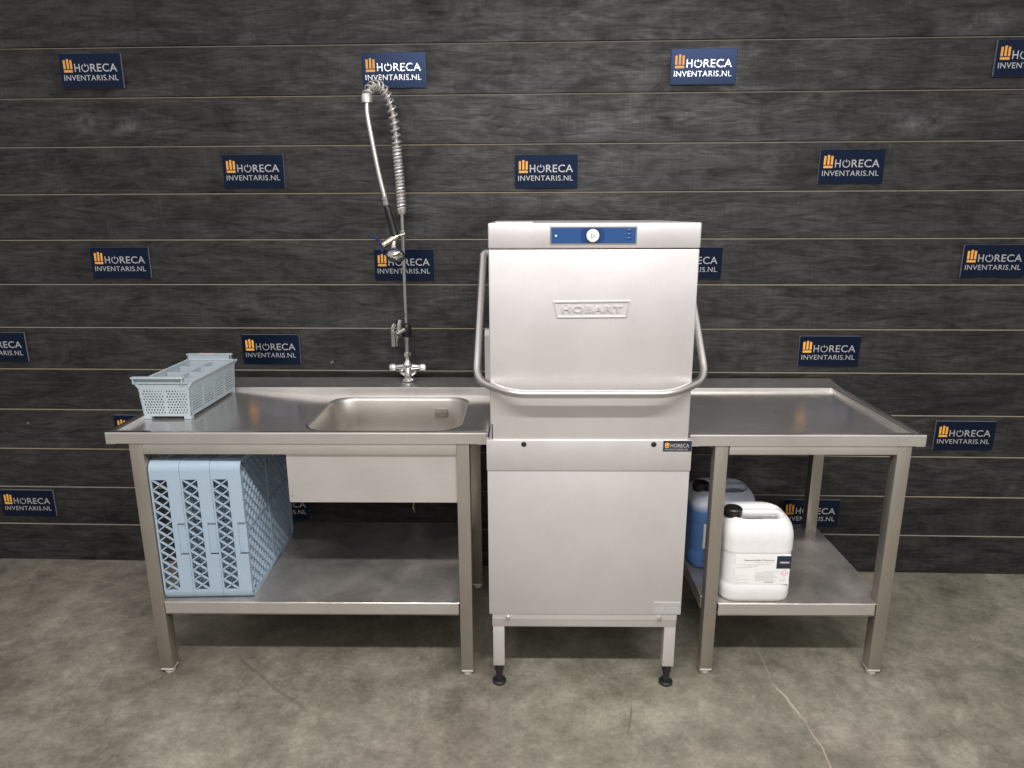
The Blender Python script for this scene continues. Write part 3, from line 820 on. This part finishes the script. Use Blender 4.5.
lathe(bm, [(.0078, 0), (.0125, .001), (.0125, .018), (.0078, .019)], (FX, FY, 1.482), seg=16)
obj('hook', bm, M['tube'], F)
for dx, e in ((-.006, .022), (.010, -.02)):  # the faucet's two supply hoses hanging below the ledge, parented to the table
    bm = bmesh.new()
    tube(bm, catmull([(FX + dx, FY - .004, .8375), (FX + dx, FY - .006, .70), (FX + dx * .7 + .002, FY - .01, .50), (FX + dx * .5 + (.006 if e > 0 else .03), FY - .012, .345 if e > 0 else .385)], 8), .0058, 10)
    lathe(bm, [(.006, 0), (.0085, .002), (.0085, .018), (.005, .02), (.005, .034)], (FX + dx * .5 + (.006 if e > 0 else .03), FY - .012, .345 if e > 0 else .385), (.1 if e > 0 else .5, 0, -1), 6)
    obj('supply_hose', bm, M['brass'], T1)

# ------------------------------------------------------------------ dish racks standing on edge
RW, RH = .50, .0977
def make_rack():
    t = thing('dish_rack', 'x', 'dish rack', group='blue grey dish racks standing on the lower shelf')
    bm = bmesh.new(); w = RW / 2; R = .031; th = .006
    zs0, zl0, zl1 = .0, .043, .0925
    def wall(k):
        """one side wall in local frame: runs along +x at y=-w, outside facing -y"""
        t_ = bmesh.new()
        xa, xb = -w + R, w - R
        # solid lower band around a recessed grip notch
        gx0, gx1 = -.078, .032
        box(t_, xa, gx0, -w, -w + th, 0, zl0); box(t_, gx1, xb, -w, -w + th, 0, zl0)
        box(t_, gx0, gx1, -w, -w + th, .0265, zl0)
        box(t_, gx0 - .001, gx1 + .001, -w + .0055, -w + th + .010, 0, .028)     # back of the notch
        box(t_, gx0 - .002, gx0, -w, -w + th + .010, 0, .0265); box(t_, gx1, gx1 + .002, -w, -w + th + .010, 0, .0265)
        # rim
        box(t_, xa, xb, -w, -w + th, zl1, RH)
        # ends of the lattice strip
        e0, e1 = -w + .038, w - .062
        box(t_, xa, e0, -w, -w + th, zl0, zl1); box(t_, e1, xb, -w, -w + th, zl0, zl1)
        # crossing ribs
        n = 11; p = (e1 - e0) / n; hgt = zl1 - zl0
        for i in range(n):
            for s in (0, 1):
                a = Vector((e0 + i * p, 0, zl0)); b = Vector((e0 + (i + 1) * p, 0, zl1))
                if s: a.z, b.z = b.z, a.z
                dr = (b - a).normalized(); up = Vector((-dr.z, 0, dr.x)) * .0018
                y0, y1 = (-w, -w + .011) if s else (-w, -w + .0075)
                q = [a - up, b - up, b + up, a + up]
                vs_ = [t_.verts.new((c.x, y, c.z)) for y in (y0, y1) for c in q]
                for f in ((0, 1, 2, 3), (7, 6, 5, 4), (0, 4, 5, 1), (1, 5, 6, 2), (2, 6, 7, 3), (3, 7, 4, 0)): t_.faces.new([vs_[j] for j in f])
        # rounded corner post
        n = 7; pr = None
        for j in range(n + 1):
            a = -PI / 2 + PI / 2 * j / n
            c = Vector((w - R, -w + R, 0)); o_ = Vector((math.cos(a), math.sin(a), 0))
            q = [t_.verts.new(c + o_ * R + Vector((0, 0, zz))) for zz in (0, RH)] + [t_.verts.new(c + o_ * (R - th) + Vector((0, 0, zz))) for zz in (RH, 0)]
            if pr:
                for m in range(4): t_.faces.new((pr[m], pr[(m + 1) % 4], q[(m + 1) % 4], q[m]))
            else: t_.faces.new(q)
            pr = q
        t_.faces.new(pr[::-1])
        merge(bm, t_, Matrix.Rotation(k * PI / 2, 4, 'Z'))
    for k in range(4):
        wall(k)
    obj('rack_frame', bm, M['rack'], t, smooth=True, ang=.5)
    # base grid: border, centre cross, two diagonal families of thin slats
    bm = bmesh.new(); g = w - .006; ht = .013
    for k in range(4):
        t_ = bmesh.new(); box(t_, -g + .03, g - .03, -g, -g + .012, .001, .006); merge(bm, t_, Matrix.Rotation(k * PI / 2, 4, 'Z'))
    box(bm, -.003, .003, -g, g, .0005, ht + .004); box(bm, -g, g, -.003, .003, .0005, ht + .004)
    def slat(a, b, th2, z0, z1):
        a, b = Vector(a), Vector(b); d_ = (b - a).normalized(); n_ = Vector((-d_.y, d_.x, 0)) * th2
        vs_ = [bm.verts.new((c.x, c.y, z)) for z in (z0, z1) for c in (a - n_, b - n_, b + n_, a + n_)]
        for f in ((3, 2, 1, 0), (4, 5, 6, 7), (0, 1, 5, 4), (1, 2, 6, 5), (2, 3, 7, 6), (3, 0, 4, 7)): bm.faces.new([vs_[j] for j in f])
    sp = .040; n = int(2 * g / sp) + 1
    for i in range(-n, n + 1):
        c = i * sp                     # lines x - y = c and x + y = c clipped to the square
        lo, hi = max(-g, -g + c), min(g, g + c)
        if abs(c) < .05: lo += .014; hi -= .014      # stay inside the rounded corners
        if hi - lo > .07:
            slat((lo, lo - c, 0), (hi, hi - c, 0), .0016, .002, ht)
            slat((lo, c - lo, 0), (hi, c - hi, 0), .0016, .002, ht)
    # short upright webs in the cells, as on moulded racks
    for i in range(-12, 13):
        for j in range(-12, 13):
            x, y = i * .02, j * .02
            if (i + j) % 2 == 0 and abs(x) < g - .01 and abs(y) < g - .01 and abs(x) + abs(y) < 2 * g - .05:
                box(bm, x - .0012, x + .0012, y - .0085, y + .0085, .002, .010)
    obj('rack_base', bm, M['rack'], t, smooth=False)
    return t
rk = make_rack()
RL = ['blue grey dish rack on its side, nearest the left table leg', 'blue grey dish rack on its side, middle one of the three on the shelf', 'blue grey dish rack on its side with its gridded base facing the sink']
RZ = .04
for i in range(3):
    t = rk if i == 0 else copy_tree(rk)
    a, b = (i + 1) * (RH + .0012), RW / 2          # base plane and half depth, turned about the front left corner
    t.location = (-1.2745 + a * math.cos(RZ) - b * math.sin(RZ), -.763 + a * math.sin(RZ) + b * math.cos(RZ), .2852 + RW / 2)
    t.rotation_euler = (0, -PI / 2, RZ)
    t['label'] = RL[i]

# ------------------------------------------------------------------ cutlery basket
B = thing('cutlery_basket', 'light grey perforated plastic cutlery basket on the left end of the sink table', 'basket', (-1.279, -.403, .8795))
BW, BD = .0825, .187                   # half sizes of the bottom
TW, TD = .0905, .191                   # half sizes of the top
Z0, Z1 = .010, .130
th = .003
bm = bmesh.new()
def side(bm, a0, b0, a1, b1, us, vs, keep, th):
    a0, b0, a1, b1 = map(Vector, (a0, b0, a1, b1))
    plate(bm, us, vs, keep, lambda u, v: a0.lerp(b0, u).lerp(a1.lerp(b1, u), v), th)
def perf_lines(groups, margin, n):
    """grid lines for groups of n cells with solid gaps between them"""
    tot_ = groups * n + (groups - 1) * margin + 2 * margin
    us = [0.]; solid = [True]; x = margin / tot_; us.append(x)
    for g_ in range(groups):
        for k in range(n): x += 1 / tot_; us.append(x); solid.append(False)
        x += margin / tot_; us.append(min(x, 1.)); solid.append(True)
    us[-1] = 1.; return us, solid
# end walls with round-looking staggered holes in two groups
us, so = perf_lines(2, 2.2, 14)
nr = 18; vs = [0, .08] + [.08 + .72 * (k + 1 + (.28 if k % 2 == 0 else 0)) / nr for k in range(nr)] + [1.]
def keep_end(i, j):
    if so[i] or j == 0 or j > nr: return True
    r = j - 1
    if r % 2: return True
    return (i + (r // 2)) % 2 == 1
for s in (-1, 1):
    side(bm, (-BW, s * BD, Z0), (BW, s * BD, Z0), (-TW, s * TD, Z1), (TW, s * TD, Z1), us, vs, keep_end, (0, -s * th, 0))
# long walls with rows of slots
us2, so2 = [0, .04, .24, .285, .485, .515, .715, .76, .96, 1.], [True, False, True, False, True, False, True, False, True]
nr2 = 9; vs2 = [0.]; 
for k in range(nr2): vs2 += [.12 + k * .078, .12 + k * .078 + .034]
vs2.append(1.)
def keep_side(i, j): return so2[i] or j % 2 == 0
for s in (-1, 1):
    side(bm, (s * BW, -BD, Z0), (s * BW, BD, Z0), (s * TW, -TD, Z1), (s * TW, TD, Z1), us2, vs2, keep_side, (-s * th, 0, 0))
# bottom with square holes
us3, so3 = perf_lines(4, 1.2, 9); us4, so4 = perf_lines(2, 1.2, 9)
plate(bm, us4, us3, lambda i, j: so4[i] or so3[j] or i % 2 == 0 or j % 2 == 0, lambda u, v: Vector((-BW + 2 * BW * u, -BD + 2 * BD * v, Z0)), (0, 0, .003))
# rims along the long walls, ending in small outward ears
for s in (-1, 1):
    xs = sorted((s * (TW - .004), s * (TW + .007)))
    box(bm, xs[0], xs[1], -TD - .002, TD + .002, Z1 - .003, Z1 + .002, .001, 1)
    for e in (-1, 1):
        ys = sorted((e * (TD - .012), e * (TD + .003)))
        prism(bm, [(s * (TW - .006), Z1 - .022), (s * (TW + .010), Z1 - .002), (s * (TW + .010), Z1 + .002), (s * (TW - .006), Z1 + .002)], .004, (0, e * (TD + .001) + .002, 0), (1, 0, 0), (0, 0, 1))
for e in (-1, 1):
    ys = sorted((e * (TD - .004), e * (TD + .006)))
    box(bm, -TW, TW, ys[0], ys[1], Z1 - .003, Z1 + .002, .001, 1)
# feet
for sx in (-1, 1):
    for sy in (-1, 1):
        xs = sorted((sx * BW, sx * (BW - .026))); ys = sorted((sy * BD, sy * (BD - .02)))
        box(bm, xs[0], xs[1], ys[0], ys[1], 0, Z0 + .003, .001, 1)
obj('basket_shell', bm, M['basket'], B, smooth=False)
bm = bmesh.new()
box(bm, -.0015, .0015, -TD + .006, TD - .006, Z0 + .003, Z1 - .006)
for k in (-1, 0, 1): box(bm, -TW + .008, TW - .008, k * TD * .5 - .0015, k * TD * .5 + .0015, Z0 + .003, Z1 - .006)
obj('divider', bm, M['basket'], B, smooth=False)
for e in (-1, 1):
    bm = bmesh.new()
    x0, x1 = (-.100, .078)
    y = e * TD
    q = sorted((y, y + e * .004)); box(bm, x0 + .004, x1 - .004, q[0], q[1], Z1 - .004, Z1 + .020, .001, 1)
    q = sorted((y, y + e * .020)); box(bm, x0, x1, q[0], q[1], Z1 + .0165, Z1 + .0225, .0015, 2)
    for xx in (x0 + .004, x1 - .008): box(bm, xx, xx + .004, min(y, y + e * .016), max(y, y + e * .016), Z1 - .002, Z1 + .018)
    hnd = obj('end_handle', bm, M['basket'], B)
    if e > 0:
        bm = bmesh.new(); box(bm, -.052, .012, TD + .001, TD + .016, Z1 + .0225, Z1 + .0232)
        obj('handle_mark', bm, plain('pale_pink_mark', (.72, .58, .58), .5), hnd, smooth=False)

# ------------------------------------------------------------------ jerrycans
def make_can(name, lab, loc, body_mat, rz=0.):
    t = thing(name, lab, 'jerrycan', loc, rz, 'plastic jerrycans on the lower shelf')
    W2, D2, HH = .1175, .096, .300
    bm = bmesh.new(); loops = []
    def ring(ins, z, r, n=10, fn=None):
        pts = rrect(-W2 + ins, W2 - ins, -D2 + ins, D2 - ins, max(r, .004), n)
        return [bm.verts.new((x, y, fn(x, y) if fn else z)) for x, y in pts]
    def sm(a, b, x):
        x = min(max((x - a) / (b - a), 0), 1); return x * x * (3 - 2 * x)
    def top(x, y):
        d = .036 * sm(.088, .06, abs(x - .018)) * sm(.06, .04, abs(y + .014))
        c = .020 * sm(-.03, -.05, x) * sm(.03, 0., y + .03)
        return HH - max(d, c)
    for ins, z, r in ((.05, .002, .02), (.02, .0, .034), (.009, .002, .04), (.003, .008, .043), (.0005, .018, .045), (0, .04, .045), (0, .062, .045), (.002, .066, .044), (.002, .070, .044), (.002, .176, .044), (.002, .18, .044), (0, .185, .045), (0, .19, .045), (0, .228, .045), (0, .232, .045), (.0015, .252, .046), (.006, .272, .05), (.014, .287, .054), (.024, .296, .055)):
        loops.append(ring(ins, z, r))
    for k in range(10):
        ins = .032 + k * .0064; loops.append(ring(ins, 0, .05 * (1 - k / 11), fn=top))
    for a, b in zip(loops, loops[1:]):
        for k in range(len(a)): bm.faces.new((a[k], a[(k + 1) % len(a)], b[(k + 1) % len(a)], b[k]))
    bm.faces.new(loops[0][::-1]); bm.faces.new(loops[-1])
    obj('can_body', bm, body_mat, t, ang=1.3)
    bm = bmesh.new()                   # carrying handle bridging the hollow
    tube(bm, fillet([(-.058, -.012, HH - .028), (-.05, -.014, HH - .004), (.075, -.014, HH - .004), (.09, -.012, HH - .028)], .025, 6), .0105, 14)
    obj('carry_handle', bm, body_mat, t)
    bm = bmesh.new()
    lathe(bm, [(.021, 0), (.021, .012), (.024, .012), (.024, .016), (.02, .016)], (-.080, -.022, HH - .022), seg=24)
    obj('neck', bm, body_mat, t)
    bm = bmesh.new(); seg = 36
    prof = [(.0285, .010), (.0295, .012), (.0295, .036), (.027, .040), (0, .040)]
    rings = []
    for r, h in prof:
        if r == 0: rings.append([bm.verts.new((-.080, -.024, HH - .022 + h))]); continue
        rings.append([bm.verts.new((-.080 + (r + (.0009 if k % 2 and r > .028 else 0)) * math.cos(2 * PI * k / seg), -.024 + (r + (.0009 if k % 2 and r > .028 else 0)) * math.sin(2 * PI * k / seg), HH - .022 + h)) for k in range(seg)])
    for a, b in zip(rings, rings[1:]):
        for k in range(seg):
            if len(b) == 1: bm.faces.new((a[k], a[(k + 1) % seg], b[0]))
            else: bm.faces.new((a[k], a[(k + 1) % seg], b[(k + 1) % seg], b[k]))
    bm.faces.new(rings[0][::-1])
    obj('screw_cap', bm, M['black'], t)
    return t, D2
W, D2 = make_can('jerrycan', 'white plastic jerrycan with black cap and printed label, at the front of the shelf', (.7390, -.656, .2795), M['white'])
bm = bmesh.new(); y = -D2 + .0018
box(bm, -.082, .101, y - .0005, y + .003, .070, .178, .0003, 1)
lb = obj('label', bm, M['label'], W, smooth=False)
y -= .0005
X = lambda p: -.105 + (p - 75) / 12.8 * .003197      # label layout measured across the can
Z = lambda p: .162 - (p - 160) / 12.8 * .00345
bm = bmesh.new()
text_bm(bm, 'Vaatwasmiddel Chloorvrij', -.054, .046, .1535, .1615, y, .0003, .01)
obj('label_title', bm, M['ink_dark'], lb, smooth=False)
bm = bmesh.new(); box(bm, .020, .050, y - .0003, y, .0765, .0785)
obj('label_footer', bm, M['ink_dark'], lb, smooth=False)
bm = bmesh.new()
rows = [(-.02, .048, .149), (-.075, .033, .142), (-.055, -.004, .1365), (-.078, -.025, .131), (.015, .048, .116), (-.078, -.044, .100), (-.078, -.066, .093), (-.078, -.027, .0865), (-.078, -.068, .080), (-.078, -.038, .075), (.070, .092, .088), (.070, .090, .083)]
rows += [(-.013, .064 - .006 * ((k * 7) % 4), .112 - k * .0042) for k in range(8)]
rows += [(.050, .068, .1185)]
for a, b, z in rows: box(bm, a, b, y - .0003, y, z - .0006, z + .0006)
obj('label_print', bm, M['ink'], lb, smooth=False)
bm = bmesh.new(); box(bm, .0555, .103, y - .0008, y, .128, .174)
lq = obj('logo_square', bm, M['navylabel'], lb, smooth=False)
bm = bmesh.new(); box(bm, .066, .097, y - .0012, y - .0008, .1475, .1535)
obj('logo_bar', bm, M['ink'], lb, smooth=False)
bm = bmesh.new(); c = (.0835, .1115); r = .0125
for i in range(4):
    a = i * PI / 2; b = a + PI / 2
    tube(bm, [(c[0] + r * math.cos(a), y, c[1] + r * math.sin(a)), (c[0] + r * math.cos(b), y, c[1] + r * math.sin(b))], .0007, 6)
for dx in (-.004, .003): box(bm, c[0] + dx, c[0] + dx + .0015, y - .0004, y, c[1] - .004, c[1] + .003)
obj('hazard_diamond', bm, M['red'], lb, smooth=False)
U, D2 = make_can('jerrycan', 'blue liquid filled translucent jerrycan with black cap, behind the white one', (.6860, -.4300, .2795), M['liquid'], .02)
bm = bmesh.new(); y = -D2 + .0018
box(bm, -.080, .09, y - .0005, y + .003, .085, .21, .0003, 1)
obj('label', bm, M['label'], U, smooth=False)

# ------------------------------------------------------------------ light
def area(name, loc, rot, sx, sy, power, col):
    l = bpy.data.lights.new(name, 'AREA'); l.shape = 'RECTANGLE'; l.size = sx; l.size_y = sy; l.energy = power; l.color = col
    o = bpy.data.objects.new(name, l); C.objects.link(o); o.location = loc; o.rotation_euler = rot; return o
area('ceiling_strip_light', (.25, -2.55, 2.85), (0, 0, 0), 2.9, .12, 120, (1, .962, .935))
w = bpy.data.worlds.new('World'); S.world = w; w.use_nodes = True
wt = w.node_tree; bg = wt.nodes['Background']; bg.inputs['Strength'].default_value = 1.
# dim hall: dark towards the horizon, paler lit roof overhead
tc = wt.nodes.new('ShaderNodeTexCoord'); sp = wt.nodes.new('ShaderNodeSeparateXYZ'); wt.links.new(tc.outputs['Generated'], sp.inputs[0])
cr = wt.nodes.new('ShaderNodeValToRGB'); wt.links.new(sp.outputs['Z'], cr.inputs['Fac']); wt.links.new(cr.outputs['Color'], bg.inputs['Color'])
e = cr.color_ramp.elements
e[0].position = 0.; e[0].color = (.30, .292, .288, 1); e[1].position = .5; e[1].color = (.78, .755, .735, 1)
# ------------------------------------------------------------------ camera
cam = bpy.data.cameras.new('camera'); co = bpy.data.objects.new('camera', cam); C.objects.link(co); S.camera = co
p, yw, r = -.2423, -.0147, -.0034
fwd = Vector((math.sin(yw) * math.cos(p), math.cos(yw) * math.cos(p), math.sin(p)))
right = Vector((math.cos(yw), -math.sin(yw), 0)); up = right.cross(fwd)
R_ = right * math.cos(r) + up * math.sin(r); U_ = -right * math.sin(r) + up * math.cos(r)
co.matrix_world = Matrix(((R_.x, U_.x, -fwd.x, -.0572), (R_.y, U_.y, -fwd.y, -2.8652), (R_.z, U_.z, -fwd.z, 1.5667), (0, 0, 0, 1)))
cam.sensor_fit = 'HORIZONTAL'; cam.sensor_width = 36.; cam.lens = 692.3 / 1024 * 36
cam.clip_start = .05; cam.clip_end = 100
S.view_settings.view_transform = 'Standard'; S.view_settings.look = 'None'
S.view_settings.exposure = .08; S.view_settings.gamma = 1.; S.view_settings.use_curve_mapping = False
